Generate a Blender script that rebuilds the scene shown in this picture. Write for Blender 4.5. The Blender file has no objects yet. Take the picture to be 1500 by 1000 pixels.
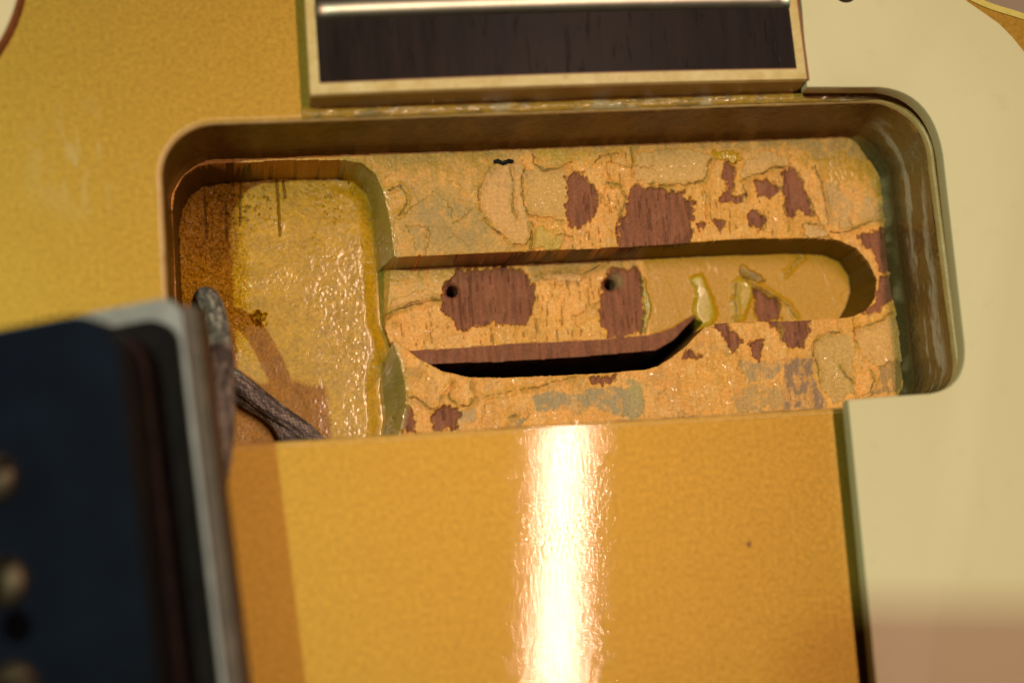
import bpy, bmesh, math
import numpy as np
from mathutils import Vector, Matrix

S = 0.001                                   # everything below is written in millimetres
sc = bpy.context.scene
C = sc.collection

# ------------------------------------------------------------------ camera
CAMP = np.array([7.19868, -59.85412, 187.37417])
CAMR = (0.19009, -0.13989, -0.08075)
FPX = 2600.0
cam = bpy.data.cameras.new('camera')
co = bpy.data.objects.new('camera', cam); C.objects.link(co)
co.location = CAMP * S
co.rotation_euler = CAMR
cam.sensor_width = 36.0
cam.lens = 36.0 * FPX / 1500.0
cam.clip_start = 0.005; cam.clip_end = 50
cam.dof.use_dof = True
cam.dof.focus_distance = 0.2065
cam.dof.aperture_fstop = 8.6
cam.dof.aperture_blades = 7
sc.camera = co

# ------------------------------------------------------------------ world and lamps (indoors: two lamps, dim warm room)
w = bpy.data.worlds.new('World'); sc.world = w; w.use_nodes = True
bg = w.node_tree.nodes['Background']
bg.inputs[0].default_value = (0.62, 0.46, 0.33, 1); bg.inputs[1].default_value = 0.020

def area(name, loc, target, sx, sy, power, col, spread=180, yaw=0.0):
    l = bpy.data.lights.new(name, 'AREA'); l.shape = 'RECTANGLE'
    l.size = sx * S; l.size_y = sy * S; l.energy = power; l.color = col; l.spread = math.radians(spread)
    o = bpy.data.objects.new(name, l); C.objects.link(o)
    o.location = Vector(loc) * S
    d = (Vector(target) - Vector(loc)).normalized()
    z = -d; y = Vector((math.sin(yaw), math.cos(yaw), 0)); y = (y - z * y.dot(z)).normalized(); x = y.cross(z)
    o.rotation_euler = Matrix((x, y, z)).transposed().to_euler()
    return o
# warm tube over the treble side, running along the neck; its mirror image is the bright streak in the lacquer
area('ceiling_tube_lamp', (281, 150, 1300), (40, 0, 0), 7, 660, 9.8, (1.0, 0.65, 0.48), yaw=math.radians(6.8))
# smaller cooler lamp over the bass side; it throws the shadow of the lifted pickup
area('side_lamp', (-470, 72, 1300), (40, -15, 0), 24, 24, 9.2, (0.80, 1.0, 0.68))

sc.view_settings.view_transform = 'Standard'
sc.view_settings.look = 'None'
sc.view_settings.exposure = -0.12
sc.view_settings.gamma = 1.0
sc.render.engine = 'CYCLES'

# ------------------------------------------------------------------ helpers
def _rot(a, b, c):
    ca, sa = np.cos(a), np.sin(a); cb, sb = np.cos(b), np.sin(b); cc, s_ = np.cos(c), np.sin(c)
    Rx = np.array([[1, 0, 0], [0, ca, -sa], [0, sa, ca]]); Ry = np.array([[cb, 0, sb], [0, 1, 0], [-sb, 0, cb]])
    Rz = np.array([[cc, -s_, 0], [s_, cc, 0], [0, 0, 1]])
    return Rz @ Ry @ Rx
_R = _rot(*CAMR)
def un(u, v, z):                            # where a measured point of the photograph lies on the level z (mm)
    d = _R @ np.array([(u - 750) / FPX, (500 - v) / FPX, -1.0]); t = (z - CAMP[2]) / d[2]
    return CAMP + t * d
def un2(pts, z, o=(0, 0), k=1.0):
    return np.array([un(o[0] + p[0] / k, o[1] + p[1] / k, z)[:2] for p in pts])

def setp(o, label=None, cat=None, group=None, kind=None):
    if label: o['label'] = label
    if cat: o['category'] = cat
    if group: o['group'] = group
    if kind: o['kind'] = kind
    return o
def empty(name, loc=(0, 0, 0)):
    o = bpy.data.objects.new(name, None); C.objects.link(o); o.location = Vector(loc) * S
    o.empty_display_size = 0.01
    return o
def obj(name, verts, faces, mat, parent=None, smooth=True, scale=True):
    me = bpy.data.meshes.new(name)
    v = np.asarray(verts, float) * (S if scale else 1)
    me.from_pydata(v.tolist(), [], [tuple(int(i) for i in f) for f in faces]); me.update()
    if smooth: me.polygons.foreach_set('use_smooth', [True] * len(me.polygons))
    me.materials.append(mat)
    o = bpy.data.objects.new(name, me); C.objects.link(o)
    if parent:
        o.parent = parent
        o.matrix_parent_inverse = parent_world(parent).inverted()
    return o
def parent_world(p):
    m = Matrix.LocRotScale(p.location, p.rotation_euler, p.scale)
    if p.parent: m = parent_world(p.parent) @ p.matrix_parent_inverse @ m
    return m
def bmobj(name, bm, mat, parent=None, smooth=True, bevel=0, seg=2):
    if bevel:
        es = [e for e in bm.edges if len(e.link_faces) == 2 and e.calc_face_angle(0) > 0.6]
        bmesh.ops.bevel(bm, geom=es, offset=bevel, segments=seg, affect='EDGES', profile=0.5)
    bmesh.ops.recalc_face_normals(bm, faces=bm.faces)
    bm.verts.index_update()
    v = [tuple(x.co) for x in bm.verts]; f = [[x.index for x in p.verts] for p in bm.faces]; bm.free()
    o = obj(name, v, f, mat, parent, smooth)
    return o
def prism(poly, z0, z1):                     # outline (x, y) between two levels
    bm = bmesh.new(); n = len(poly)
    a = [bm.verts.new((p[0], p[1], z0)) for p in poly]; b = [bm.verts.new((p[0], p[1], z1)) for p in poly]
    bm.faces.new(a[::-1]); bm.faces.new(b)
    for i in range(n): bm.faces.new((a[i], a[(i + 1) % n], b[(i + 1) % n], b[i]))
    return bm
def smooth_by_angle(o, deg=35):
    me = o.data; a = math.radians(deg)
    bm = bmesh.new(); bm.from_mesh(me)
    for e in bm.edges:
        e.smooth = not (len(e.link_faces) == 2 and e.calc_face_angle(0) > a)
    bm.to_mesh(me); bm.free()
    return o
def rrect(x0, x1, y0, y1, r, n=10):          # r = radii at SW, SE, NE, NW ; counter-clockwise
    out = []
    for (cx, cy, a0, rr) in ((x0 + r[0], y0 + r[0], 180, r[0]), (x1 - r[1], y0 + r[1], 270, r[1]), (x1 - r[2], y1 - r[2], 0, r[2]), (x0 + r[3], y1 - r[3], 90, r[3])):
        for i in range(n + 1):
            a = math.radians(a0 + 90 * i / n); out.append((cx + rr * math.cos(a), cy + rr * math.sin(a)))
    return out

# --- small numpy noise
_rng = np.random.RandomState(7); _tab = _rng.rand(257, 257)
def vnoise(x, y, seed=0):
    x = x + seed * 17.31; y = y + seed * 9.73
    xi = np.floor(x).astype(int); yi = np.floor(y).astype(int); fx = x - xi; fy = y - yi
    fx = fx * fx * (3 - 2 * fx); fy = fy * fy * (3 - 2 * fy)
    a = _tab[xi % 256, yi % 256]; b = _tab[(xi + 1) % 256, yi % 256]; c = _tab[xi % 256, (yi + 1) % 256]; d = _tab[(xi + 1) % 256, (yi + 1) % 256]
    return (a * (1 - fx) + b * fx) * (1 - fy) + (c * (1 - fx) + d * fx) * fy
def fbm(x, y, seed=0, o=4):
    s = 0; a = 0.5; t = 0
    for i in range(o):
        s = s + a * vnoise(x * 2 ** i, y * 2 ** i, seed + i * 3); t += a; a *= 0.55
    return s / t
def sstep(a, b, x):
    t = np.clip((x - a) / (b - a), 0, 1); return t * t * (3 - 2 * t)
def sdpoly(X, Y, poly, margin=3.0):          # signed distance, negative inside; +margin when far away
    P = np.asarray(poly); out = np.full(X.shape, margin)
    m = (X > P[:, 0].min() - margin) & (X < P[:, 0].max() + margin) & (Y > P[:, 1].min() - margin) & (Y < P[:, 1].max() + margin)
    x = X[m]; y = Y[m]
    if x.size == 0: return out
    d = np.full(x.shape, 1e9); ins = np.zeros(x.shape, bool); n = len(P)
    for i in range(n):
        ax, ay = P[i]; bx, by = P[(i + 1) % n]; ex, ey = bx - ax, by - ay
        t = np.clip(((x - ax) * ex + (y - ay) * ey) / (ex * ex + ey * ey + 1e-12), 0, 1)
        d = np.minimum(d, (x - ax - t * ex) ** 2 + (y - ay - t * ey) ** 2)
        c = ((ay > y) != (by > y))
        if ey != 0: ins ^= c & (x < (bx - ax) * (y - ay) / ey + ax)
    d = np.sqrt(d); out[m] = np.minimum(np.where(ins, -d, d), margin); return out
def dline(X, Y, pts, margin=1.5):
    P = np.asarray(pts); out = np.full(X.shape, margin)
    m = (X > P[:, 0].min() - margin) & (X < P[:, 0].max() + margin) & (Y > P[:, 1].min() - margin) & (Y < P[:, 1].max() + margin)
    x = X[m]; y = Y[m]; d = np.full(x.shape, margin ** 2)
    for i in range(len(P) - 1):
        ax, ay = P[i]; bx, by = P[i + 1]; ex, ey = bx - ax, by - ay
        t = np.clip(((x - ax) * ex + (y - ay) * ey) / (ex * ex + ey * ey + 1e-12), 0, 1)
        d = np.minimum(d, (x - ax - t * ex) ** 2 + (y - ay - t * ey) ** 2)
    out[m] = np.sqrt(d); return out

# ------------------------------------------------------------------ materials
class NT:
    def __init__(s, name):
        s.m = bpy.data.materials.new(name); s.m.use_nodes = True; s.t = s.m.node_tree
        s.b = s.t.nodes['Principled BSDF']; s._tc = None
    def n(s, typ, **kw):
        x = s.t.nodes.new(typ)
        for k, v in kw.items(): setattr(x, k, v)
        return x
    def l(s, a, b): s.t.links.new(a, b)
    def tc(s):
        if not s._tc: s._tc = s.n('ShaderNodeTexCoord')
        return s._tc.outputs['Object']
    def map(s, scale=(1, 1, 1), rot=(0, 0, 0)):
        mp = s.n('ShaderNodeMapping'); mp.inputs['Scale'].default_value = [k / S for k in scale]; mp.inputs['Rotation'].default_value = rot
        s.l(s.tc(), mp.inputs['Vector']); return mp.outputs[0]
    def noise(s, scale, detail=3, rough=0.5, vec=None, dist=0):      # scale per millimetre
        x = s.n('ShaderNodeTexNoise'); x.inputs['Scale'].default_value = scale
        x.inputs['Detail'].default_value = detail; x.inputs['Roughness'].default_value = rough; x.inputs['Distortion'].default_value = dist
        s.l(vec if vec is not None else s.map(), x.inputs['Vector']); return x.outputs['Fac']
    def ramp(s, fac, stops):
        r = s.n('ShaderNodeValToRGB'); e = r.color_ramp.elements
        while len(e) < len(stops): e.new(0.5)
        for k, (p, c) in enumerate(stops):
            e[k].position = p; e[k].color = (*c, 1) if hasattr(c, '__len__') else (c, c, c, 1)
        s.l(fac, r.inputs[0]); return r.outputs[0]
    def mix(s, fac, a, b, mode='MIX'):
        x = s.n('ShaderNodeMix', data_type='RGBA', blend_type=mode)
        for sock, v in ((x.inputs[0], fac), (x.inputs[6], a), (x.inputs[7], b)):
            if hasattr(v, 'links') or hasattr(v, 'is_linked'): s.l(v, sock)
            else: sock.default_value = v if not hasattr(v, '__len__') else (*v, 1)
        return x.outputs[2]
    def math(s, op, a, b):
        x = s.n('ShaderNodeMath', operation=op)
        for sock, v in zip(x.inputs, (a, b)):
            if hasattr(v, 'is_linked'): s.l(v, sock)
            else: sock.default_value = v
        return x.outputs[0]
    def bump(s, h, dist, strength=1.0, base=None):                     # dist in millimetres
        x = s.n('ShaderNodeBump'); x.inputs['Strength'].default_value = strength; x.inputs['Distance'].default_value = dist * S
        s.l(h, x.inputs['Height'])
        if base is not None: s.l(base, x.inputs['Normal'])
        return x.outputs[0]
    def set(s, **kw):
        for k, v in kw.items():
            i = s.b.inputs[k]
            if hasattr(v, 'is_linked'): s.l(v, i)
            else: i.default_value = v if not (hasattr(v, '__len__') and len(v) == 3) else (*v, 1)
        return s.m

def simple(name, col, rough=0.5, metal=0.0, var=0.15, scale=0.4, bump=0.0, bscale=1.0, coat=0.0, spec=0.5):
    t = NT(name)
    n = t.noise(scale, 4)
    c = t.mix(t.ramp(n, [(0.3, 0.0), (0.7, 1.0)]), tuple(k * (1 - var) for k in col), tuple(min(1, k * (1 + var)) for k in col))
    t.set(**{'Base Color': c, 'Roughness': rough, 'Metallic': metal, 'Coat Weight': coat, 'Specular IOR Level': spec})
    if bump: t.set(Normal=t.bump(t.noise(bscale, 3), bump))
    return t.m

def gold_paint():
    t = NT('gold_lacquer')
    fl = t.noise(2.0, 3, 0.65); bl = t.noise(0.22, 3, 0.6); fine = t.noise(6.5, 1)
    c = t.mix(t.ramp(fl, [(0.3, 0.0), (0.72, 1.0)]), (0.245, 0.143, 0.014), (0.385, 0.230, 0.027))
    c = t.mix(t.math('MULTIPLY', t.ramp(bl, [(0.4, 0.0), (0.75, 1.0)]), 0.25), c, (0.27, 0.155, 0.015))
    c = t.mix(t.math('MULTIPLY', t.ramp(fine, [(0.60, 0.0), (0.72, 1.0)]), 0.45), c, (0.52, 0.33, 0.05))
    d = t.n('ShaderNodeVectorMath', operation='DISTANCE'); t.l(t.tc(), d.inputs[0]); d.inputs[1].default_value = (-0.0085, -0.0035, 0)
    sm = t.math('MULTIPLY', t.ramp(d.outputs['Value'], [(0.0, 1.0), (0.0075, 0.0)]), t.ramp(t.noise(0.22, 3, 0.6, t.map((1.6, 0.6, 1.0), (0, 0, 0.35)), 1.0), [(0.52, 0.0), (0.60, 1.0)]))
    c = t.mix(t.math('MULTIPLY', sm, 0.5), c, (0.36, 0.27, 0.13))
    peel = t.noise(2.9, 2, 0.55, t.map((1.0, 0.42, 1.0)))
    nb = t.bump(peel, 0.0040)
    t.set(**{'Base Color': c, 'Metallic': 0.7, 'Roughness': 0.46, 'Coat Weight': 0.42, 'Coat Roughness': 0.022, 'Coat IOR': 1.5, 'Coat Normal': nb,
             'Normal': t.bump(fl, 0.008)})
    return t.m

def painted(name, fine=0.5, bump=0.03, coat=0.0):           # colour and gloss come with the mesh, grain on top
    t = NT(name)
    a = t.n('ShaderNodeAttribute', attribute_name='paint'); g = t.n('ShaderNodeAttribute', attribute_name='gloss')
    n1 = t.noise(3.0, 3, 0.6); n2 = t.noise(9.0, 2, 0.6)
    k = t.ramp(n1, [(0.25, 1 - 0.35 * fine), (0.75, 1 + 0.2 * fine)])
    c = t.mix(1.0, a.outputs['Color'], k, 'MULTIPLY')
    r = t.math('ADD', g.outputs['Fac'], t.math('MULTIPLY', t.math('SUBTRACT', n2, 0.5), 0.25))
    h = t.math('ADD', n2, t.math('MULTIPLY', n1, 1.4))
    t.set(**{'Base Color': c, 'Roughness': r, 'Normal': t.bump(h, bump), 'Specular IOR Level': 0.3, 'Coat Weight': t.math('MULTIPLY', t.ramp(g.outputs['Fac'], [(0.12, 1.0), (0.34, 0.0)]), coat), 'Coat Roughness': 0.10})
    return t.m

def cream_plastic():
    t = NT('cream_plastic')
    n = t.noise(0.06, 3); d = t.noise(0.45, 2)
    c = t.mix(n, (0.735, 0.640, 0.40), (0.765, 0.670, 0.425))
    c = t.mix(t.ramp(d, [(0.62, 0.0), (0.80, 0.10)]), c, (0.45, 0.32, 0.14))
    t.set(**{'Base Color': c, 'Roughness': 0.48, 'Specular IOR Level': 0.3, 'Normal': t.bump(t.noise(0.25, 2), 0.006)})
    return t.m

def rosewood():
    t = NT('dark_rosewood')
    g = t.noise(1.0, 5, 0.65, t.map((0.55, 0.05, 1.0)))
    p = t.noise(1.0, 3, 0.6, t.map((1.3, 0.16, 1.0)), 0.6)
    pore = t.ramp(p, [(0.60, 0.0), (0.70, 1.0)])
    c = t.mix(t.ramp(g, [(0.3, 0.0), (0.7, 1.0)]), (0.004, 0.005, 0.009), (0.024, 0.017, 0.018))
    c = t.mix(t.math('MULTIPLY', t.noise(0.12, 2), 0.45), c, (0.046, 0.024, 0.017))
    c = t.mix(t.math('MULTIPLY', pore, 0.5), c, (0.008, 0.006, 0.007))
    h = t.math('SUBTRACT', t.math('MULTIPLY', g, 0.3), pore)
    t.set(**{'Base Color': c, 'Specular IOR Level': 0.06, 'Roughness': t.ramp(g, [(0.3, 0.26), (0.7, 0.36)]), 'Normal': t.bump(h, 0.02)})
    return t.m

def binding(name='aged_cream_binding', lo=(0.62, 0.42, 0.13), hi=(0.80, 0.62, 0.30), rough=0.4):
    t = NT(name)
    n = t.noise(0.5, 4, 0.6); s_ = t.noise(2.5, 3, 0.7)
    c = t.mix(t.ramp(n, [(0.3, 0.0), (0.7, 1.0)]), lo, hi)
    c = t.mix(t.ramp(s_, [(0.60, 0.0), (0.72, 0.6)]), c, (0.30, 0.17, 0.05))
    t.set(**{'Base Color': c, 'Roughness': rough, 'Normal': t.bump(s_, 0.03)})
    return t.m

M = dict(gold=gold_paint(), floor=painted('cavity_floor_paint', 0.8, 0.020, 0.7), pocket=painted('pocket_paint', 1.0, 0.022, 0.6), wall=painted('cavity_wall_paint', 0.7, 0.02, 0.5),
         cream=cream_plastic(), rose=rosewood(), bind=binding(),
         bindend=binding('amber_lacquered_end', (0.36, 0.20, 0.03), (0.52, 0.30, 0.06), 0.3),
         bodybind=binding('body_binding_yellow', (0.60, 0.46, 0.08), (0.72, 0.56, 0.14)),
         redline=simple('red_brown_lacquer_and_shade', (0.26, 0.09, 0.03), 0.4),
         nickel=simple('nickel_silver', (0.66, 0.60, 0.50), 0.46, 1.0, 0.1, 0.3, 0.01, 1.5),
         plate=simple('dull_nickel_plate', (0.40, 0.355, 0.375), 0.45, 0.6, 0.2, 0.25, 0.02, 0.6),
         black=simple('black_bobbin_plastic', (0.005, 0.0075, 0.019), 0.45, 0.0, 0.3, 0.15, 0.004, 0.8, 0.0, 0.08),
         tape=simple('dark_coil_tape', (0.010, 0.008, 0.009), 0.6, 0.0, 0.3, 0.4, 0.0, 1.0, 0.0, 0.08),
         flange=simple('brown_fibre_flange', (0.060, 0.038, 0.034), 0.5, 0.0, 0.3, 0.4),
         magnet=simple('brown_magnet_bar', (0.12, 0.075, 0.06), 0.5, 0.1, 0.3, 0.4),
         brass=simple('aged_brass_screw', (0.095, 0.062, 0.040), 0.5, 0.7, 0.25, 0.8, 0.02, 2.0),
         hole=simple('black_recess_shade', (0.003, 0.002, 0.003), 0.9, 0.0, 0.2, 0.4, 0.0, 1.0, 0.0, 0.0),  # near-black paint standing in for the shade inside slots and holes
         rim=binding('worn_lacquer_rim', (0.62, 0.36, 0.12), (0.80, 0.52, 0.24), 0.35),
         bench=simple('bench_top_brown', (0.30, 0.20, 0.15), 0.6, 0.0, 0.15, 0.05),
         side=simple('body_side_mahogany', (0.20, 0.08, 0.04), 0.35, 0.0, 0.2, 0.2),
         speck=simple('black_debris', (0.012, 0.012, 0.014), 0.5, 0.0, 0.3, 2.0),
         under=simple('routed_mahogany', (0.18, 0.065, 0.04), 0.75, 0.0, 0.3, 0.5))

# ------------------------------------------------------------------ the setting
bench = obj('bench_top', [(-600, -600, -52), (700, -600, -52), (700, 600, -52), (-600, 600, -52)], [(0, 1, 2, 3)], M['bench'], smooth=False)
setp(bench, 'brown bench top below the guitar body', 'bench', kind='structure')

# ------------------------------------------------------------------ the guitar
guitar = empty('electric_guitar')
setp(guitar, 'gold-top electric guitar with its neck pickup cavity open and peeling', 'guitar')

CX0, CX1, CY0, CY1 = 0.0, 86.4, -35.0, 0.0
RAD = (5.0, 4.6, 6.4, 5.8)
rim_out = rrect(CX0 - 0.55, CX1 + 0.55, CY0 - 0.25, CY1 + 0.3, tuple(r + 0.4 for r in RAD), 14)

# gold top: one sheet with the pickup opening cut out, edge of the cutaway at the upper right
body_edge = [(-120, -150), (160, -150), (166, -60), (160, -10), (145, 2), (125, 5.8), (112, 7.4)]
for u, v in ((1500, 30), (1485, 25), (1468, 20), (1452, 15), (1437, 9), (1422, 2), (1408, -6), (1394, -17), (1382, -32)):
    p = un(u, v, 0); body_edge.append((p[0], p[1]))
body_edge += [(88.5, 22), (87.5, 40), (87.5, 70), (-120, 70)]
def sheet_with_hole(outer, inner, z):
    bm = bmesh.new(); es = []
    for loop in (outer, inner):
        vs = [bm.verts.new((p[0], p[1], z)) for p in loop]
        es += [bm.edges.new((vs[i], vs[(i + 1) % len(vs)])) for i in range(len(vs))]
    bmesh.ops.triangle_fill(bm, use_beauty=True, use_dissolve=False, edges=es, normal=(0, 0, 1))
    for f in bm.faces:
        if f.normal.z < 0: f.normal_flip()
    return bm
bm = sheet_with_hole(body_edge, rim_out, 0.0)
bm.verts.index_update()
top = obj('body_top', [tuple(v.co) for v in bm.verts], [[v.index for v in f.verts] for f in bm.faces], M['gold'], guitar, False); bm.free()
top['label'] = 'metallic gold lacquered top with speckled flake'

def offset_loop(loop, d):
    P = np.array(loop); n = len(P); out = []
    for i in range(n):
        a, b, c = P[i - 1], P[i], P[(i + 1) % n]
        t = (b - a) / (np.linalg.norm(b - a) + 1e-9) + (c - b) / (np.linalg.norm(c - b) + 1e-9); t /= np.linalg.norm(t) + 1e-9
        out.append(b + d * np.array([t[1], -t[0]]))
    return np.array(out)
def ring(name, loops, mat, parent, smooth=True):
    n = len(loops[0]); v = []; f = []
    for l in loops: v += [tuple(p) for p in l]
    for k in range(len(loops) - 1):
        for i in range(n):
            j = (i + 1) % n
            f.append((k * n + i, k * n + j, (k + 1) * n + j, (k + 1) * n + i))
    return obj(name, v, f, mat, parent, smooth)
def at_z(loop, z): return [(p[0], p[1], z) for p in loop]
o1 = offset_loop(body_edge, 0.0); o2 = offset_loop(body_edge, 0.9)
ring('body_binding', [at_z(o1, -0.3), at_z(o1, 0.15), at_z(offset_loop(body_edge, 0.75), 0.15), at_z(o2, -0.1), at_z(o2, -6)], M['bodybind'], guitar, False)
ring('body_side', [at_z(offset_loop(body_edge, 0.8), -6), at_z(offset_loop(body_edge, 0.8), -48)], M['side'], guitar, False)

# ------------------------------------------------------------------ cavity floors: one height field, split into its routed levels
ZI, ZS, ZP = -12.0, -18.0, -19.5
step = 0.1
gx = np.arange(-0.8, 87.2 + 1e-6, step); gy = np.arange(-37.5, 0.8 + 1e-6, step)
X, Y = np.meshgrid(gx, gy)
n1 = fbm(X / 1.6, Y / 1.6, 1) - 0.5; n2 = fbm(X / 1.6, Y / 1.6, 5) - 0.5
f1 = fbm(X / 0.45, Y / 0.45, 9, 3) - 0.5; f2 = fbm(X / 0.45, Y / 0.45, 12, 3) - 0.5
g1 = fbm(X / 0.24, Y / 2.2, 15, 3) - 0.5
WX = X + 1.0 * n1 + 0.8 * f1; WY = Y + 1.0 * n2 + 0.6 * f2 + 0.35 * g1          # ragged paint edges
EX = X + 0.10 * n1 + 0.06 * f1; EY = Y + 0.16 * n2 + 0.07 * f2           # slightly rough routed edges

C5 = ((530, 200), 3.7025); C6 = ((880, 200), 3.33333); C7 = ((540, 440), 3.5714); C8 = ((920, 440), 2.83); C4 = ((220, 200), 2.174); F = ((0, 0), 1.0)
def P(c, pts, z=ZI): return un2(pts, z, c[0], c[1])

slot_top = P(F, [(540, 380), (577, 378), (650, 374), (740, 370), (880, 364), (1000, 356), (1090, 350), (1185, 349), (1228, 352), (1255, 364), (1272, 384), (1284, 410), (1282, 435), (1270, 453), (1250, 463), (1225, 466),
                 (1150, 469), (1048, 473), (1032, 478), (1020, 490), (1006, 505), (985, 522), (965, 535), (945, 541), (880, 546), (760, 552), (690, 552), (650, 543), (615, 525), (590, 506), (575, 492), (540, 480)])
nb_ = P(F, [(530, 396), (570, 394), (650, 391), (724, 388), (880, 381), (1030, 375), (1150, 371), (1205, 373), (1230, 383), (1244, 405), (1246, 430), (1238, 452)], ZS)
sb_ = slot_top[14:] + np.array([-0.1, 0.25])
slot_bot = np.vstack([nb_, sb_])
gro_top = np.vstack([P(F, [(575, 500), (599, 513), (652, 511), (736, 504), (820, 500), (890, 496), (955, 490), (985, 480), (1004, 468), (1016, 462), (1030, 472)], ZS), slot_top[18:-1] + np.array([0, 0.3])])
gro_bot = np.vstack([P(F, [(600, 526), (624, 534), (728, 531), (820, 525), (960, 514), (985, 500), (1006, 478), (1016, 468), (1028, 474)], ZS - 0.25), slot_top[19:-3] + np.array([0, 0.2])])
pk_top = np.vstack([[(0.45, -38), (0.45, -6.5), (0.9, -4.0), (2.0, -2.2), (3.6, -1.2), (5.4, -0.95)], P(F, [(400, 237), (505, 236), (530, 240), (549, 255), (560, 280), (568, 310), (574, 345), (578, 380), (576, 400), (572, 440), (568, 480),
                 (575, 503), (586, 530), (593, 560), (594, 590), (589, 615), (583, 640), (580, 690)])])
pk_bot = np.vstack([[(0.75, -38), (0.75, -6.8), (1.3, -4.2), (2.4, -2.4), (3.9, -1.45), (5.6, -1.15)], P(F, [(400, 262), (490, 261), (518, 266), (537, 281), (544, 303), (549, 352), (553, 407), (558, 471), (572, 512), (562, 531), (556, 568), (562, 614), (556, 650), (556, 690)], ZP)])

def ramp_between(x, y, a, b, band=0.28):
    da = sdpoly(x, y, a, 6.0); db = sdpoly(x, y, b, 6.0)
    t = np.where(db <= 0, 1.0, np.where(da >= 0, 0.0, -da / (-da + db + 1e-6)))
    return np.clip(t, 0, 1), da, db
ts, sa, sb = ramp_between(EX, EY, slot_top, slot_bot)
tg, ga, gb = ramp_between(EX, EY, gro_top, gro_bot)
tp, pa, pb = ramp_between(EX, EY, pk_top, pk_bot)
Z = ZI + (ZS - ZI) * ts
Z = Z + np.where(ts > 0.98, -0.25 * tg, 0.0)
Z = Z + np.where(ts > 0.98, -22.0 * np.clip(-gb / 0.2, 0, 1), 0.0)
Z = Z + (ZP - Z) * tp

isl = (ts < 0.02) & (tp < 0.02); slot = (ts > 0.98) & (tp < 0.5); pock = tp > 0.98
wall_s = (ts >= 0.02) & (ts <= 0.98) & (tp < 0.5); wall_p = (tp >= 0.02) & (tp <= 0.98) & ~slot

PEACH = np.array((0.98, 0.440, 0.100)); PEACH2 = np.array((0.90, 0.415, 0.070)); MAH = np.array((0.30, 0.105, 0.055)); OCH = np.array((0.60, 0.285, 0.003))
POCK = np.array((0.575, 0.298, 0.008)); GREY = np.array((0.36, 0.29, 0.155)); DULL = np.array((0.52, 0.31, 0.095)); OLIVE = np.array((0.235, 0.20, 0.03)); CRACK = np.array((0.10, 0.055, 0.02))
YEL = np.array((0.66, 0.50, 0.06)); TAN = np.array((0.46, 0.30, 0.13))
col = np.zeros(X.shape + (3,)); glo = np.full(X.shape, 0.5); dh = np.zeros(X.shape)
big = fbm(X / 5, Y / 5, 21); mid = fbm(X / 1.2, Y / 1.2, 25)
def blend(c, m):
    global col
    col = col * (1 - m[..., None]) + np.asarray(c) * m[..., None]
col[:] = PEACH
blend(PEACH2, sstep(0.48, 0.62, big) * 0.8); blend((0.95, 0.52, 0.17), sstep(0.52, 0.7, mid) * 0.6)
blend((0.62, 0.32, 0.06), sstep(0.60, 0.72, fbm(X / 0.8, Y / 2.4, 31)) * 0.25)
dh += 0.05 * (mid - 0.5) + 0.05 * f1 + 0.03 * (fbm(X / 0.22, Y / 0.22, 17, 2) - 0.5)
regI = (ts < 0.5) & (tp < 0.5); regS = (ts >= 0.5) & (tp < 0.5)

gv = fbm(X / 0.26, Y / 2.4, 33, 4); sp_ = fbm(X / 0.18, Y / 0.3, 35, 3)
blend((0.56, 0.30, 0.045), sstep(0.54, 0.68, gv) * 0.38); blend((0.97, 0.60, 0.22), sstep(0.58, 0.72, sp_) * 0.45); blend((0.50, 0.25, 0.05), sstep(0.36, 0.26, sp_) * 0.3)
dh += 0.07 * (gv - 0.5)
rgv = np.random.RandomState(11); nvs = 190
sx_ = rgv.uniform(-1, 87.5, nvs); sy_ = rgv.uniform(-38, 1, nvs); best = np.full(X.shape, 1e9); second = best.copy(); cid = np.zeros(X.shape, int)
for k in range(nvs):
    d2 = (WX - sx_[k]) ** 2 * 1.3 + (WY - sy_[k]) ** 2
    nearer = d2 < best
    second = np.where(nearer, best, np.minimum(second, d2)); cid = np.where(nearer, k, cid); best = np.where(nearer, d2, best)
ton = rgv.rand(nvs); hgt = rgv.rand(nvs)
zone_f = sstep(0.40, 0.52, fbm(X / 3.5, Y / 3.5, 39))
col = col * (1 + (0.20 * (ton[cid] - 0.5) * zone_f)[..., None]); dh += 0.16 * (hgt[cid] - 0.5) * zone_f
vedge = sstep(0.16, 0.02, np.sqrt(second) - np.sqrt(best)) * zone_f * sstep(0.42, 0.58, fbm(X / 1.3, Y / 1.3, 43))
blend((0.44, 0.25, 0.05), vedge * 0.5); dh -= 0.07 * vedge
wetdot = sstep(0.77, 0.82, fbm(X / 0.35, Y / 0.35, 45, 2)); glo = glo * (1 - wetdot) + 0.12 * wetdot
def patch(c, pts, z, color, a=1.0, h=0.0, g=None, soft=0.08, warp=1.0, bevel=0.07, flat=0.0):
    global glo, dh
    poly = P(c, pts, z)
    sd = sdpoly(X + warp * (WX - X), Y + warp * (WY - Y), poly)
    reg = regS if z == ZS else ((tp >= 0.5) if z == ZP else regI)
    m = sstep(soft, -soft, sd) * reg
    if a < 1: m = m * (0.35 + 0.65 * sstep(0.34, 0.56, fbm(X / 0.8, Y / 1.1, 300 + int(abs(poly[0, 0]) * 3) % 40)))
    blend(color, m * a)
    if flat: dh = dh * (1 - flat * m)
    if h: dh = dh + 1.25 * h * sstep(bevel, -bevel, sd) * reg
    if g is not None: glo = glo * (1 - m) + g * m

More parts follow.
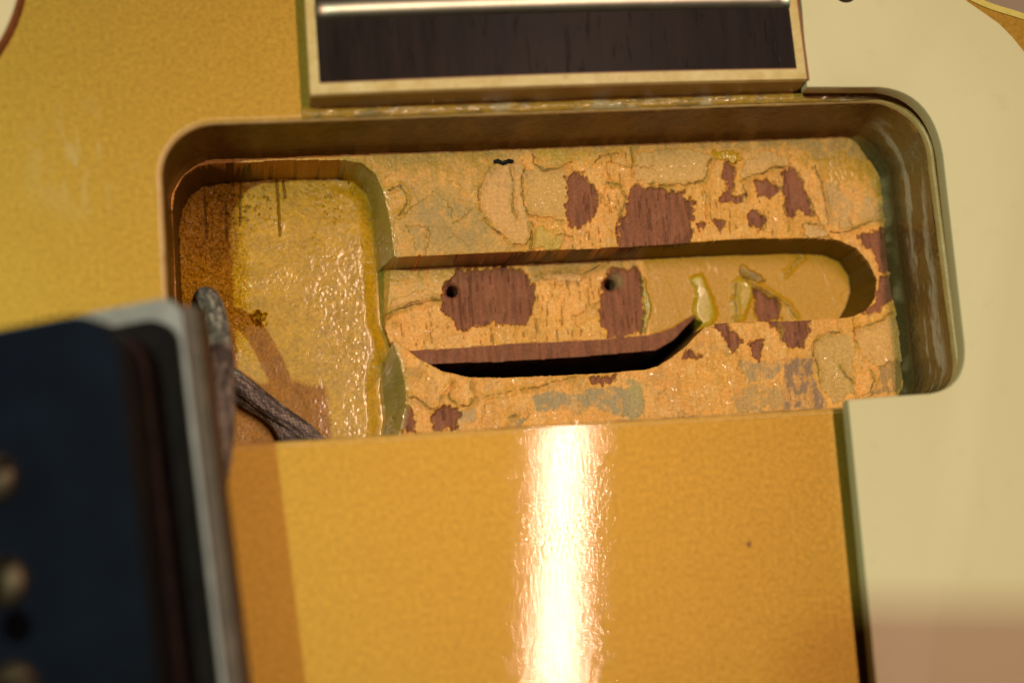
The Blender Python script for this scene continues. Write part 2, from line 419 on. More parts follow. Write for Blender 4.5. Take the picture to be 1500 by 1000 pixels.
# broad stained zones first
patch(C5, [(60, 60), (820, 60), (740, 170), (640, 230), (620, 330), (640, 450), (760, 560), (870, 620), (160, 680), (80, 420)], ZI, (0.60, 0.335, 0.055), 0.9, 0.05, 0.33, 0.5, 1.3)
patch(C5, [(260, 330), (500, 310), (620, 420), (700, 540), (640, 620), (330, 630), (240, 480)], ZI, (0.43, 0.29, 0.10), 0.75, 0, 0.42, 1.2, 2.5)
patch(C5, [(0, 30), (1481, 0), (1481, 60), (900, 80), (0, 100)], ZI, DULL, 0.6, 0, 0.4, 0.6, 2)
patch(C6, [(0, 0), (1400, -60), (1400, 130), (1100, 130), (900, 60), (560, 50), (0, 70)], ZI, (0.47, 0.29, 0.10), 0.8, 0, 0.4, 0.6, 2)
patch(C6, [(930, 110), (1150, 90), (1330, 120), (1370, 250), (1330, 330), (1230, 250), (1100, 210), (1050, 150)], ZI, (0.62, 0.32, 0.02), 0.85, 0.06, 0.25, 0.5, 2)
patch(C6, [(1095, 220), (1250, 250), (1370, 330), (1385, 410), (1250, 440), (1120, 470), (1100, 350)], ZI, (0.60, 0.36, 0.13), 0.8, 0, 0.4, 0.2, 1)
patch(C6, [(1270, 60), (1340, 110), (1390, 260), (1450, 500), (1480, 300), (1420, 0)], ZI, (0.40, 0.29, 0.14), 0.7, 0.08, 0.3, 0.5, 2)
patch(C6, [(545, 80), (590, 65), (660, 75), (680, 110), (650, 130), (600, 120), (560, 110)], ZI, (0.66, 0.36, 0.01), 1, 0.15, 0.18)
patch(C5, [(920, 80), (1050, 70), (1240, 70), (1230, 120), (1120, 140), (1060, 125), (950, 120)], ZI, (0.62, 0.40, 0.05), 0.8, 0.05, 0.3, 0.3, 2)
patch(C5, [(920, 530), (960, 480), (1010, 520), (1080, 480), (1110, 520), (1090, 600), (930, 620)], ZI, (0.62, 0.40, 0.06), 0.9, 0.1, 0.40, 0.2)
# flaked plates with a raised lip
patch(C5, [(690, 180), (860, 130), (880, 190), (865, 300), (880, 420), (920, 470), (910, 570), (840, 580), (740, 520), (660, 430), (640, 310), (650, 230)], ZI, (0.82, 0.44, 0.15), 1, 0.10, 0.5, 0.1)
patch(C5, [(890, 180), (1110, 190), (1120, 440), (900, 425), (880, 300)], ZI, (0.76, 0.42, 0.12), 1, 0.05)
patch(C6, [(170, 90), (380, 60), (540, 90), (500, 215), (400, 240), (240, 230), (160, 200)], ZI, (0.78, 0.44, 0.14), 1, 0.12)
patch(C6, [(680, 210), (700, 120), (800, 70), (850, 90), (930, 100), (920, 140), (850, 150), (790, 180)], ZI, (0.82, 0.45, 0.15), 1, 0.14)
patch(C6, [(980, 430), (1060, 430), (1110, 470), (1110, 500), (1020, 500), (985, 470)], ZI, (0.84, 0.47, 0.17), 1, 0.14)
patch(C8, [(770, 180), (870, 130), (930, 140), (940, 380), (850, 420), (800, 350), (765, 250)], ZI, (0.70, 0.41, 0.12), 1, 0.08)
patch(C8, [(950, 120), (1110, 50), (1140, 250), (1010, 270), (950, 210)], ZI, (0.80, 0.43, 0.13), 1, 0.10)
patch(C8, [(1040, 265), (1140, 255), (1140, 380), (1000, 390), (1030, 330)], ZI, (0.40, 0.23, 0.07), 0.9, -0.03, 0.4)
# bare mahogany where the paint has come away
mah = [(C5, [(1110, 215), (1150, 200), (1220, 215), (1250, 260), (1285, 330), (1280, 400), (1240, 455), (1160, 485), (1130, 455), (1120, 350)]),
       (C6, [(150, 240), (200, 235), (230, 265), (270, 250), (330, 265), (385, 275), (390, 300), (445, 320), (455, 360), (440, 420), (435, 560), (90, 580), (90, 400), (125, 370), (140, 300)]),
       (C6, [(600, 130), (655, 135), (650, 210), (640, 295), (690, 300), (680, 325), (590, 325), (585, 300), (620, 290), (625, 240), (600, 170)]),
       (C6, [(760, 225), (800, 210), (850, 235), (880, 265), (850, 290), (800, 300), (760, 300), (765, 260)]),
       (C6, [(890, 180), (930, 150), (970, 190), (990, 250), (1010, 300), (1040, 380), (990, 370), (960, 345), (935, 395), (915, 370), (905, 300), (890, 250)]),
       (C6, [(715, 385), (760, 370), (810, 400), (790, 430), (770, 455), (740, 430)]), (C6, [(555, 420), (610, 420), (600, 450), (580, 470)]), (C6, [(475, 430), (500, 430), (490, 455)]),
       (C6, [(1260, 490), (1385, 455), (1425, 600), (1350, 580), (1330, 540), (1300, 540)]), (C6, [(1340, 575), (1420, 590), (1430, 650), (1360, 660)]),
       (C6, [(1360, 690), (1440, 670), (1450, 760), (1390, 820), (1290, 860), (1350, 790)]),
       (C8, [(570, 80), (750, 80), (755, 130), (720, 195), (690, 190), (650, 160), (630, 120)]), (C8, [(360, 95), (410, 92), (440, 140), (470, 160), (440, 220), (410, 160)]),
       (C8, [(500, 180), (550, 160), (555, 190), (540, 235), (510, 220)]), (C8, [(250, 205), (300, 235), (225, 250)]), (C8, [(1000, 20), (1060, 0), (1040, 40), (1000, 50)]),
       (C7, [(340, 590), (420, 550), (470, 590), (450, 660), (350, 660)]), (C7, [(1170, 400), (1290, 390), (1260, 430), (1170, 430)]), (C7, [(150, 560), (220, 560), (240, 680), (160, 680)])]
mmask = np.zeros(X.shape); rag = fbm(X / 0.38, Y / 0.6, 37, 4) - 0.5
for c, pts in mah:
    sd = sdpoly(WX, WY, P(c, pts, ZI)) + 0.9 * rag; m = sstep(0.26, -0.10, sd) * regI
    mmask = np.maximum(mmask, m)
# grey-green stains along the lower strip
for pts, a in (([(850, 510), (930, 480), (1000, 470), (1100, 490), (1250, 450), (1440, 470), (1430, 600), (1330, 610), (1240, 590), (1150, 540), (1110, 590), (1000, 560), (900, 590), (860, 560)], 0.85),
               ([(440, 590), (540, 570), (560, 640), (450, 670)], 0.6), ([(770, 620), (830, 615), (830, 650), (760, 650)], 0.8)):
    patch(C7, pts, ZI, GREY, a, 0.03, 0.4, 0.15, 1.2)
patch(C8, [(0, 330), (70, 345), (60, 500), (0, 500)], ZI, (0.45, 0.36, 0.13), 0.85, 0.02, 0.4, 0.15)
patch(C8, [(470, 255), (560, 245), (640, 260), (600, 320), (500, 335)], ZI, (0.42, 0.29, 0.14), 0.8, 0, 0.45, 0.2)
patch(C8, [(440, 380), (520, 340), (640, 380), (650, 450), (440, 460)], ZI, (0.50, 0.32, 0.12), 0.7, 0, 0.45, 0.2)
# slot floor
patch(C6, [(205, 600), (1400, 500), (1400, 960), (240, 990)], ZS, OCH, 1, 0.02, 0.31, 0.1, 0.6, 0.07, 0.85)
patch(C5, [(100, 700), (560, 690), (520, 800), (430, 840), (180, 880), (100, 980)], ZS, (0.60, 0.36, 0.07), 0.8, 0.04, 0.3, 0.3)
patch(C5, [(900, 690), (1481, 640), (1481, 720), (1330, 740), (930, 800)], ZS, DULL, 0.7, 0, 0.4, 0.3)
patch(C5, [(960, 750), (1100, 735), (1200, 750), (1180, 790), (1000, 790)], ZS, (0.80, 0.43, 0.16), 1, 0.1)
patch(C5, [(170, 870), (430, 840), (430, 885), (280, 915), (140, 950)], ZS, (0.82, 0.45, 0.15), 1, 0.1)
smah = [(F, [(668, 396), (760, 392), (775, 408), (783, 420), (783, 446), (776, 468), (762, 478), (735, 474), (700, 474), (682, 484), (668, 468), (652, 456), (647, 432), (652, 415), (664, 410)]),
        (F, [(886, 408), (900, 395), (936, 394), (943, 430), (940, 486), (905, 494), (888, 492), (880, 458), (882, 430)]),
        (C6, [(745, 735), (790, 760), (860, 800), (880, 880), (840, 900), (780, 900), (760, 800)])]
for c, pts in smah:
    sd = sdpoly(WX, WY, P(c, pts, ZS)) + 0.9 * rag; mmask = np.maximum(mmask, sstep(0.26, -0.10, sd) * regS)
gmask = sstep(0.03, -0.05, ga) * regS; mmask = np.maximum(mmask, gmask)
grain = fbm(X / 0.28, Y / 2.6, 41, 3)
mcol = MAH * (0.55 + 0.9 * (fbm(X / 0.35, Y / 3.0, 44)))[..., None]; fd = sstep(0.55, 0.75, fbm(X / 1.3, Y / 1.8, 47))[..., None]; mcol = mcol * (1 - 0.35 * fd) + 0.35 * fd * np.array((0.40, 0.17, 0.10))
col = col * (1 - mmask[..., None]) + mcol * mmask[..., None]
glo = glo * (1 - mmask) + 0.72 * mmask
dh = dh * (1 - 0.7 * mmask) - 0.36 * mmask * (1 - gmask)
deep = sstep(0.10, -0.01, gb) * regS; blend((0.03, 0.013, 0.009), deep)  # shade down in the channel painted near black over its wood colour
pits = sstep(0.66, 0.72, grain) * mmask * (1 - gmask); dh -= 0.10 * pits; blend(MAH * 0.4, pits * 0.5)
patch(C8, [(645, 240), (755, 235), (760, 290), (790, 360), (830, 430), (790, 450), (640, 450)], ZI, (0.30, 0.19, 0.13), 0.9, 0, 0.6, 0.15, 0.8)
# glossy yellow runs in the slot
patch(C6, [(445, 690), (490, 675), (530, 760), (562, 860), (545, 925), (470, 935), (450, 850), (470, 770)], ZS, (0.58, 0.39, 0.025), 1, 0.28, 0.08, 0.06, 0.55, 0.4)
patch(C6, [(665, 690), (720, 715), (745, 742), (715, 850), (690, 895), (655, 885), (652, 780)], ZS, (0.58, 0.38, 0.03), 0.9, 0.2, 0.1, 0.06, 0.55, 0.35)
patch(C6, [(670, 650), (700, 625), (780, 680), (800, 700), (770, 710), (720, 690), (690, 690)], ZS, (0.22, 0.15, 0.05), 0.8, 0.2, 0.3, 0.08, 0.6)
patch(C6, [(190, 680), (215, 690), (245, 840), (215, 960), (200, 950), (215, 820)], ZS, (0.42, 0.36, 0.07), 0.9, 0.2, 0.25, 0.1, 0.5)
# cracks and lifted edges
cracks = [(C5, ZI, [(700, 170), (660, 230), (630, 300), (640, 400), (680, 480), (760, 540), (800, 580), (880, 590), (915, 560), (915, 480)]), (C5, ZI, [(880, 180), (870, 260), (875, 380), (900, 430), (980, 440), (1100, 455)]),
          (C5, ZI, [(920, 90), (940, 150), (990, 185), (1080, 165), (1130, 140)]), (C5, ZI, [(1250, 150), (1290, 110), (1390, 95)]), (C5, ZI, [(910, 480), (920, 540), (915, 610)]), (C5, ZI, [(800, 180), (820, 260), (815, 400), (840, 440)]),
          (C5, ZI, [(150, 290), (200, 265), (240, 320), (235, 380), (200, 430)]), (C5, ZI, [(1340, 250), (1400, 270), (1440, 330), (1400, 420)]),
          (C6, ZI, [(540, 110), (520, 160), (500, 220), (420, 240), (330, 245), (250, 235)]), (C6, ZI, [(680, 220), (740, 190), (800, 180), (850, 155), (890, 150)]), (C6, ZI, [(1040, 150), (1075, 220), (1090, 300), (1110, 380), (1115, 460)]),
          (C6, ZI, [(1110, 475), (1200, 465), (1290, 430), (1380, 400)]), (C6, ZI, [(510, 270), (515, 350), (518, 430)]), (C6, ZI, [(25, 230), (60, 240), (100, 235)]), (C6, ZI, [(150, 60), (155, 130), (150, 200)]),
          (C6, ZI, [(980, 430), (1000, 425), (1060, 425)]), (C6, ZI, [(890, 330), (915, 400), (920, 470)]), (C6, ZI, [(700, 240), (710, 310)]),
          (C8, ZI, [(1110, 40), (1060, 70), (1000, 105), (950, 110), (930, 130)]), (C8, ZI, [(870, 125), (800, 150), (765, 180), (765, 230), (785, 290), (790, 340)]), (C8, ZI, [(870, 270), (890, 300), (930, 340), (940, 390)]),
          (C8, ZI, [(1000, 290), (1020, 330), (1000, 380), (960, 400)]), (C8, ZI, [(935, 60), (940, 130), (945, 210)]), (C8, ZI, [(620, 90), (640, 120), (630, 160)]),
          (C7, ZI, [(200, 500), (260, 520), (330, 570), (380, 560), (390, 500), (440, 430)]), (C7, ZI, [(430, 440), (420, 500), (470, 550), (530, 550), (560, 510), (700, 490), (750, 470)]), (C7, ZI, [(800, 470), (880, 460), (960, 430), (1080, 400)]),
          (C7, ZI, [(540, 430), (540, 520)]), (C7, ZI, [(740, 610), (770, 600)]),
          (C7, ZS, [(85, 80), (110, 60), (200, 40), (380, 0)]), (C7, ZS, [(80, 75), (110, 120), (150, 120)]), (C5, ZS, [(120, 970), (160, 940), (280, 905), (400, 875)]), (C5, ZS, [(950, 760), (1100, 740), (1200, 745), (1290, 700)]),
          (C6, ZS, [(700, 690), (780, 740), (860, 790), (920, 830), (950, 880)]), (C6, ZS, [(900, 670), (980, 590)]), (C6, ZS, [(655, 720), (655, 900)])]
for c, z, pts in cracks:
    d = dline(X + 0.5 * (WX - X), Y + 0.5 * (WY - Y), P(c, pts, z)); reg = regS if z == ZS else regI
    brk = sstep(0.26, 0.40, fbm(X / 0.9, Y / 0.9, 51))
    wv = 0.00 + 0.17 * fbm(X / 0.7, Y / 0.7, 53)
    m = sstep(wv + 0.05, wv - 0.03, d) * reg * brk
    dh -= 0.16 * m; blend(CRACK * 1.7, m * (0.15 + 0.65 * sstep(0.4, 0.6, fbm(X / 1.6, Y / 1.6, 57))))
    hal = sstep(0.55, 0.1, d) * reg * sstep(0.35, 0.65, fbm(X / 0.9, Y / 0.9, 59)); blend((0.46, 0.29, 0.045), hal * 0.6)
    dh += 0.16 * sstep(0.75, 0.12, d) * reg * (0.4 + mid)
# short splits along the grain, mostly in chosen areas
tick = sstep(0.70, 0.76, fbm(X / 0.20, Y / 1.5, 61, 3))
zone = sstep(0.42, 0.55, fbm(X / 4, Y / 4, 66)) * (1 - mmask)
tz = np.zeros(X.shape)
for c, z, pts in ((C5, ZI, [(1230, 160), (1440, 200), (1400, 600), (1130, 600), (1300, 420)]), (C5, ZS, [(930, 800), (1320, 740), (1300, 1000), (930, 1050)]), (C7, ZS, [(100, 50), (1260, 0), (1260, 200), (200, 250)]), (C6, ZI, [(380, 260), (900, 260), (900, 480), (450, 480)]), (C6, ZI, [(0, 80), (150, 80), (130, 500), (0, 500)])):
    tz = np.maximum(tz, sstep(0.3, -0.3, sdpoly(WX, WY, P(c, pts, z))) * (regS if z == ZS else regI))
m = tick * (1 - mmask) * np.clip(tz + 0.25 * zone * regI, 0, 1); dh -= 0.10 * m; blend(CRACK * 1.6, m * 0.6)
# worn edge of the plates, dirt
blend(GREY * 0.8, sstep(0.63, 0.75, fbm(X / 2.2, Y / 1.6, 71)) * regI * 0.18 * (1 - mmask))
# mounting screw holes
for hx, hy in ((32.6, -15.84), (51.9, -15.95)):
    r = np.hypot(X - hx + 0.12 * f1, Y - hy + 0.12 * f2)
    dh -= 5.0 * sstep(0.72, 0.50, r) + 0.35 * sstep(1.15, 0.7, r); blend(MAH * 0.55, sstep(0.85, 0.6, r))
r = np.hypot((X - 52.7) / 1.1, (Y + 15.55) / 1.2); blend((0.30, 0.20, 0.10), sstep(1.1, 0.6, r) * 0.7 * regS); dh -= 0.35 * sstep(1.1, 0.5, r) * regS
# routed walls between the levels
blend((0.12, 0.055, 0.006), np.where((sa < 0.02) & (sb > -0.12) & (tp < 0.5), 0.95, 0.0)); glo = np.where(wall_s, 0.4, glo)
ol = OLIVE * (0.7 + 0.9 * fbm(X / 0.6, Y / 1.2, 81))[..., None]
wp = np.where(wall_p, 1.0, 0.0)
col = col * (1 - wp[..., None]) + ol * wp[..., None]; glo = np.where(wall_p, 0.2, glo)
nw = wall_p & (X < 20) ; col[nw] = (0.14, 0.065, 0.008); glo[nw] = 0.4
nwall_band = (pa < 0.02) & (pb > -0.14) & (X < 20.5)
lip = sstep(0.9, 0.0, np.abs(pa)) * regI * (X > 20); blend((0.42, 0.34, 0.07), lip * 0.6); glo = glo * (1 - lip) + 0.2 * lip; dh += 0.15 * lip * (mid - 0.2)
edge_s = sstep(0.25, 0.0, np.abs(sa)) * regI; dh -= 0.15 * edge_s * mid
# pocket floor: thick ochre coat, grainy, with splits near the top
pm = np.where((tp > 0.9), 1.0, 0.0)
pc = POCK * (0.62 + 0.42 * mid + 0.36 * fbm(X / 0.25, Y / 0.3, 89, 3))[..., None]
pc = pc * (1 - 0.5 * sstep(0.62, 0.74, fbm(X / 0.55, Y / 0.8, 91))[..., None] * sstep(-11, -4, Y)[..., None] * sstep(16, 7, X)[..., None])
col = col * (1 - pm[..., None]) + pc * pm[..., None]
west_shade = sstep(8.3, 7.4, X + 0.5 * n1) * sstep(-13, -8, Y) * pm  # shade beside the west wall, painted brown into the pocket floor
blend((0.34, 0.15, 0.02), west_shade * 0.6)
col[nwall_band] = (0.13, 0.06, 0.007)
glo = np.where(pm > 0, 0.38 - 0.22 * np.clip(0.22 * sstep(8, 14, X) * sstep(-3, -9, Y) + sstep(15, 23, X) * sstep(-5, -14, Y) + 0.5 * sstep(0.5, 0.62, big), 0, 1), glo)
gr = fbm(X / 0.27, Y / 0.33, 95, 2) - 0.5; gr2 = fbm(X / 1.8, Y / 1.8, 98, 3) - 0.5
dh = np.where(pm > 0, 0.055 * gr * (0.7 + 0.9 * sstep(-22, -4, Y) + 13.0 * sstep(9.5, 7, X) * sstep(-24, -16, Y)) + 0.07 * gr2 - 0.45 * sstep(-2.0, 0.0, pb) * sstep(18, 21, X) * sstep(-1, -3, Y), dh)
for pts in ([(404, 253), (408, 300), (410, 345)], [(352, 262), (352, 330)], [(300, 290), (302, 350)], [(330, 300), (332, 352)], [(415, 260), (417, 290)]):
    d = dline(X + 0.2 * (WX - X), Y, P(F, pts, ZP)); m = sstep(0.16, 0.05, d) * pm * (pb < -0.15); dh -= 0.3 * m; blend((0.16, 0.09, 0.03), m * 0.7)
spk = sstep(0.69, 0.74, fbm(X / 0.35, Y / 0.35, 101, 3)) * pm * sstep(-12, -3, Y) * sstep(0.4, 0.6, fbm(X / 3, Y / 3, 105)); dh -= 0.25 * spk; blend((0.17, 0.12, 0.05), spk * 0.8)
r = np.hypot(X + 2.2 * f1 - un(376, 466, ZP)[0], Y + 2.2 * f2 - un(376, 466, ZP)[1]); dh += pm * (0.5 * sstep(0.9, 0.5, r) - 0.9 * sstep(0.5, 0.25, r))

Zf = Z + dh
V = np.stack([X, Y, Zf], -1).reshape(-1, 3) * S
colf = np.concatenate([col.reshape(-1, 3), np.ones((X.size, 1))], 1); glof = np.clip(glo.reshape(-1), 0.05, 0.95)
ny, nx = X.shape
idx = np.arange(nx * ny).reshape(ny, nx)
quads = np.stack([idx[:-1, :-1], idx[:-1, 1:], idx[1:, 1:], idx[1:, :-1]], -1).reshape(-1, 4)
def cellmean(a): return ((a[:-1, :-1] + a[:-1, 1:] + a[1:, 1:] + a[1:, :-1]) / 4).reshape(-1)
ctp, cts = cellmean(tp), cellmean(ts); cX = cellmean(X); cgb = cellmean(gb); cga = cellmean(ga); csa = cellmean(sa)
inside = cellmean(sdpoly(X, Y, rrect(CX0 - 0.7, CX1 + 0.7, CY0 - 2.4, CY1 + 0.7, RAD, 8))) < 0
sel_pw = (ctp > 0.001) & (ctp < 0.999) & (cX > 18) & (cts < 0.5)
sel_p = (ctp > 0.001) & ~sel_pw
sel_g = (~sel_p) & (~sel_pw) & (cts > 0.98) & (cga < 0)
sel_s = (~sel_p) & (~sel_pw) & (~sel_g) & (cts > 0.001)
sel_i = ~(sel_p | sel_pw | sel_g | sel_s)
def field(name, sel, mat, smooth=True):
    q = quads[sel & inside]; u, inv = np.unique(q, return_inverse=True); q2 = inv.reshape(-1, 4)
    me = bpy.data.meshes.new(name); nq = len(q2)
    me.vertices.add(len(u)); me.vertices.foreach_set('co', V[u].astype(np.float32).ravel())
    me.loops.add(nq * 4); me.loops.foreach_set('vertex_index', q2.astype(np.int32).ravel())
    me.polygons.add(nq); me.polygons.foreach_set('loop_start', np.arange(0, nq * 4, 4, dtype=np.int32))
    e1 = V[q[:, 2]] - V[q[:, 0]]; e2 = V[q[:, 3]] - V[q[:, 1]]; fn = np.cross(e1, e2); fz = np.abs(fn[:, 2]) / (np.linalg.norm(fn, axis=1) + 1e-18)
    me.polygons.foreach_set('use_smooth', fz > 0.75)
    me.update(calc_edges=True)
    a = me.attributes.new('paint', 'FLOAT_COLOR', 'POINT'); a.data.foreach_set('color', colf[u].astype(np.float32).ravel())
    b = me.attributes.new('gloss', 'FLOAT', 'POINT'); b.data.foreach_set('value', glof[u].astype(np.float32))
    me.materials.append(mat)
    o = bpy.data.objects.new(name, me); C.objects.link(o); o.parent = guitar
    return o
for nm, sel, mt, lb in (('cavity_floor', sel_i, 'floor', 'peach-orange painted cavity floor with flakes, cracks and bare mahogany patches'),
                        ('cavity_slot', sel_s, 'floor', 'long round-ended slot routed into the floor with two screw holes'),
                        ('wire_groove', sel_g, 'floor', 'deep groove of bare mahogany along the slot, its depth painted near black as shade'),
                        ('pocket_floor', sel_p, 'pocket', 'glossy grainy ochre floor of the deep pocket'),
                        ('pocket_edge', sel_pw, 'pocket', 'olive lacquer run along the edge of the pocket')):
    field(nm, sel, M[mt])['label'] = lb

# ------------------------------------------------------------------ cavity wall with worn rim
def resample(loop, d):
    P_ = np.array(list(loop) + [loop[0]]); seg = np.linalg.norm(np.diff(P_, axis=0), axis=1); s_ = np.concatenate([[0], np.cumsum(seg)]); n = int(s_[-1] / d)
    q = np.linspace(0, s_[-1], n, endpoint=False); return np.stack([np.interp(q, s_, P_[:, 0]), np.interp(q, s_, P_[:, 1])], 1)
core = resample(rrect(CX0, CX1, CY0, CY1, RAD, 16), 0.16)
nP = len(core)
tn = np.roll(core, -1, 0) - np.roll(core, 1, 0); tn /= np.linalg.norm(tn, axis=1)[:, None]
nrm = np.stack([tn[:, 1], -tn[:, 0]], 1)                    # outward
arc = np.arange(nP) * 0.16
zs = np.concatenate([np.linspace(-0.55, -10.8, 52), -10.8 - np.linspace(0, 1, 9)[1:] * 1.5])
east = sstep(81.5, 85.5, core[:, 0]); north = sstep(-5, -1, core[:, 1]); wst = sstep(6, 1, core[:, 0])
AA, ZZ = np.meshgrid(arc, zs)
dirt = fbm(AA / 2.0, ZZ / 5.0, 111); str_ = fbm(AA / 0.9, ZZ / 9.0, 115); fineN = fbm(AA / 0.5, ZZ / 0.5, 118, 3)
off = 0.30 * (fbm(AA / 3.0, ZZ / 6.0, 120) - 0.5) + 0.10 * (fineN - 0.5)
fil = sstep(-10.6, -12.1, ZZ) ** 2
off = off - fil * (0.35 + 0.7 * east[None, :] + 0.15 * north[None, :]) - east[None, :] * 0.05 * (-ZZ)
vx = core[:, 0][None] + nrm[:, 0][None] * off; vy = core[:, 1][None] + nrm[:, 1][None] * off
wc = np.zeros(AA.shape + (3,)); wc[:] = (0.165, 0.074, 0.008)
def wb(c, m):
    global wc
    wc = wc * (1 - m[..., None]) + np.asarray(c) * m[..., None]
wb((0.28, 0.15, 0.03), sstep(0.5, 0.65, dirt) * 0.7)
wb((0.19, 0.13, 0.04), east[None] * np.ones(AA.shape) * 0.9)
wb((0.60, 0.60, 0.56), east[None] * sstep(0.46, 0.60, fbm(AA / 6.0, ZZ / 1.4, 130)) * sstep(-1.5, -3.0, ZZ) * sstep(-9.0, -6.5, ZZ + 1.5 * (dirt - 0.5)) * 0.85)
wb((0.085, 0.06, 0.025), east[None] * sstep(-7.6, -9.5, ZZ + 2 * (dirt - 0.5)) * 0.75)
wb((0.36, 0.27, 0.15), east[None] * sstep(-10.9, -11.8, ZZ) * sstep(0.45, 0.6, fbm(AA / 4.0, ZZ / 3.0, 117)) * 0.7)
wb((0.62, 0.38, 0.08), sstep(0.60, 0.7, fbm(AA / 1.1, ZZ / 3.0, 134)) * sstep(-1.6, -0.7, ZZ) * 0.9)
wg = 0.38 - 0.20 * east[None] + 0.15 * (fineN - 0.5)
V2 = np.stack([vx, vy, ZZ], -1).reshape(-1, 3)
rows = len(zs); I2 = np.arange(rows * nP).reshape(rows, nP)
q2 = np.stack([I2[:-1], np.roll(I2, -1, 1)[:-1], np.roll(I2, -1, 1)[1:], I2[1:]], -1).reshape(-1, 4)[:, ::-1]
me = bpy.data.meshes.new('cavity_wall'); me.from_pydata((V2 * S).tolist(), [], q2.tolist()); me.polygons.foreach_set('use_smooth', [True] * len(me.polygons))
a = me.attributes.new('paint', 'FLOAT_COLOR', 'POINT'); a.data.foreach_set('color', np.concatenate([wc.reshape(-1, 3), np.ones((rows * nP, 1))], 1).astype(np.float32).ravel())
b = me.attributes.new('gloss', 'FLOAT', 'POINT'); b.data.foreach_set('value', np.clip(wg, 0.08, 0.9).astype(np.float32).ravel())
me.materials.append(M['wall']); wo = bpy.data.objects.new('cavity_wall', me); C.objects.link(wo); wo.parent = guitar
wo['label'] = 'brown lacquered cavity wall with grey streaks at its treble end'
# rounded rim between the top and the wall
rl = []
for k in range(7):
    a_ = math.radians(90 * k / 6)
    wN = 0.06 * (fbm(arc / 1.5, arc * 0, 140) - 0.5)
    oo = 0.0 + (0.62 * (1 - math.sin(a_))) ; zz = -0.62 * (1 - math.cos(a_))
    rl.append([(core[i, 0] + nrm[i, 0] * (oo + wN[i]), core[i, 1] + nrm[i, 1] * (oo + wN[i]), zz + 0.012) for i in range(nP)])
ring('cavity_rim', rl, M['rim'], guitar)['label'] = 'worn pale lacquer rim around the pickup opening'

# ------------------------------------------------------------------ fingerboard end with binding and last fret
ZF = 4.6
bl, br = un(455, 139, ZF), un(1183, 117, ZF); tl, tr = un(447, 0, ZF), un(1168, 0, ZF)
def lerp(a, b, t): return a + (b - a) * t
def fb_x(side, y):
    a, b = (bl, tl) if side < 0 else (br, tr)
    return a[0] + (b[0] - a[0]) * (y - a[1]) / (b[1] - a[1])
yS = 1.37; yN = 60.0
def camber(s): return 1.15 * (1 - s * s)           # s in -1..1 across the board
def slab(name, s0, s1, y0, y1, z0, zo, mat, parent, ns=24, nyy=2, inset0=0.0, inset1=0.0, bev=0.0):
    """curved slab between two lines across the board (s -1..1), with sides"""
    v = []; f = []; ss = np.linspace(s0, s1, ns); ys = np.linspace(y0, y1, nyy)
    for y in ys:
        xl, xr = fb_x(-1, y), fb_x(1, y)
        for s in ss: v.append((lerp(xl, xr, (s + 1) / 2), y, ZF - 1.15 + 0.9 + camber(s) * 0.6 + zo))
    for y in ys:
        xl, xr = fb_x(-1, y), fb_x(1, y)
        for s in ss: v.append((lerp(xl, xr, (s + 1) / 2), y, z0))
    N = ns * nyy
    for j in range(nyy - 1):
        for i in range(ns - 1):
            a = j * ns + i; f.append((a, a + 1, a + ns + 1, a + ns)); f.append((N + a, N + a + ns, N + a + ns + 1, N + a + 1))
    for i in range(ns - 1): f.append((i + 1, i, N + i, N + i + 1)); k = (nyy - 1) * ns + i; f.append((k, k + 1, N + k + 1, N + k))
    for j in range(nyy - 1):
        a = j * ns; f.append((a, a + ns, N + a + ns, N + a)); a = j * ns + ns - 1; f.append((a + ns, a, N + a, N + a + ns))
    return smooth_by_angle(obj(name, v, f, mat, parent))
bw = 2 * 1.02 / 55.3
fb = slab('fingerboard', -1 + bw, 1 - bw, yS + 1.35, yN, 0.02, 0.0, M['rose'], guitar)
fb['label'] = 'dark rosewood fingerboard end with cream binding'
slab('binding', -1, -1 + bw, yS + 1.30, yN, 0.03, 0.02, M['bind'], fb, 3)
slab('binding', 1 - bw, 1, yS + 1.30, yN, 0.03, 0.02, M['bind'], fb, 3)
slab('binding', -1, 1, yS + 0.12, yS + 1.30, 3.0, 0.015, M['bind'], fb, 24)
slab('end_face', -1, 1, yS, yS + 1.28, 0.0, -0.35, M['bindend'], fb, 24)['label'] = 'amber lacquered end face of the fingerboard'
slab('lacquer_line', -1 + bw, 1 - bw, yS + 1.30, yS + 1.42, 3.0, 0.025, M['redline'], fb, 24)
slab('lacquer_line', 1.001, 1.012, yS + 0.1, yN, 0.5, -0.05, M['redline'], fb, 3)
# frets: rounded nickel wire following the camber
for fy in (un(800, 2, ZF + 1)[1], un(800, 2, ZF + 1)[1] + 17.5):
    v = []; f = []; ns = 40; nr = 8
    for s in np.linspace(-1 + bw, 1 - bw, ns):
        x = lerp(fb_x(-1, fy), fb_x(1, fy), (s + 1) / 2); z0 = ZF - 0.25 + camber(s) * 0.6
        e = 1 - 0.55 * max(0, (abs(s) - 0.93) / 0.05) if abs(s) > 0.93 else 1.0
        e = max(e, 0.35)
        for k in range(nr + 1):
            a_ = math.pi * k / nr; v.append((x, fy - 1.15 * math.cos(a_), z0 - 0.1 + 1.1 * e * math.sin(a_) ** 0.8))
    for i in range(ns - 1):
        for k in range(nr):
            a_ = i * (nr + 1) + k; f.append((a_, a_ + 1, a_ + nr + 2, a_ + nr + 1))
    f.append(tuple(range(nr + 1))); f.append(tuple(range((ns - 1) * (nr + 1), ns * (nr + 1)))[::-1])
    obj('fret', v, f, M['nickel'], fb)
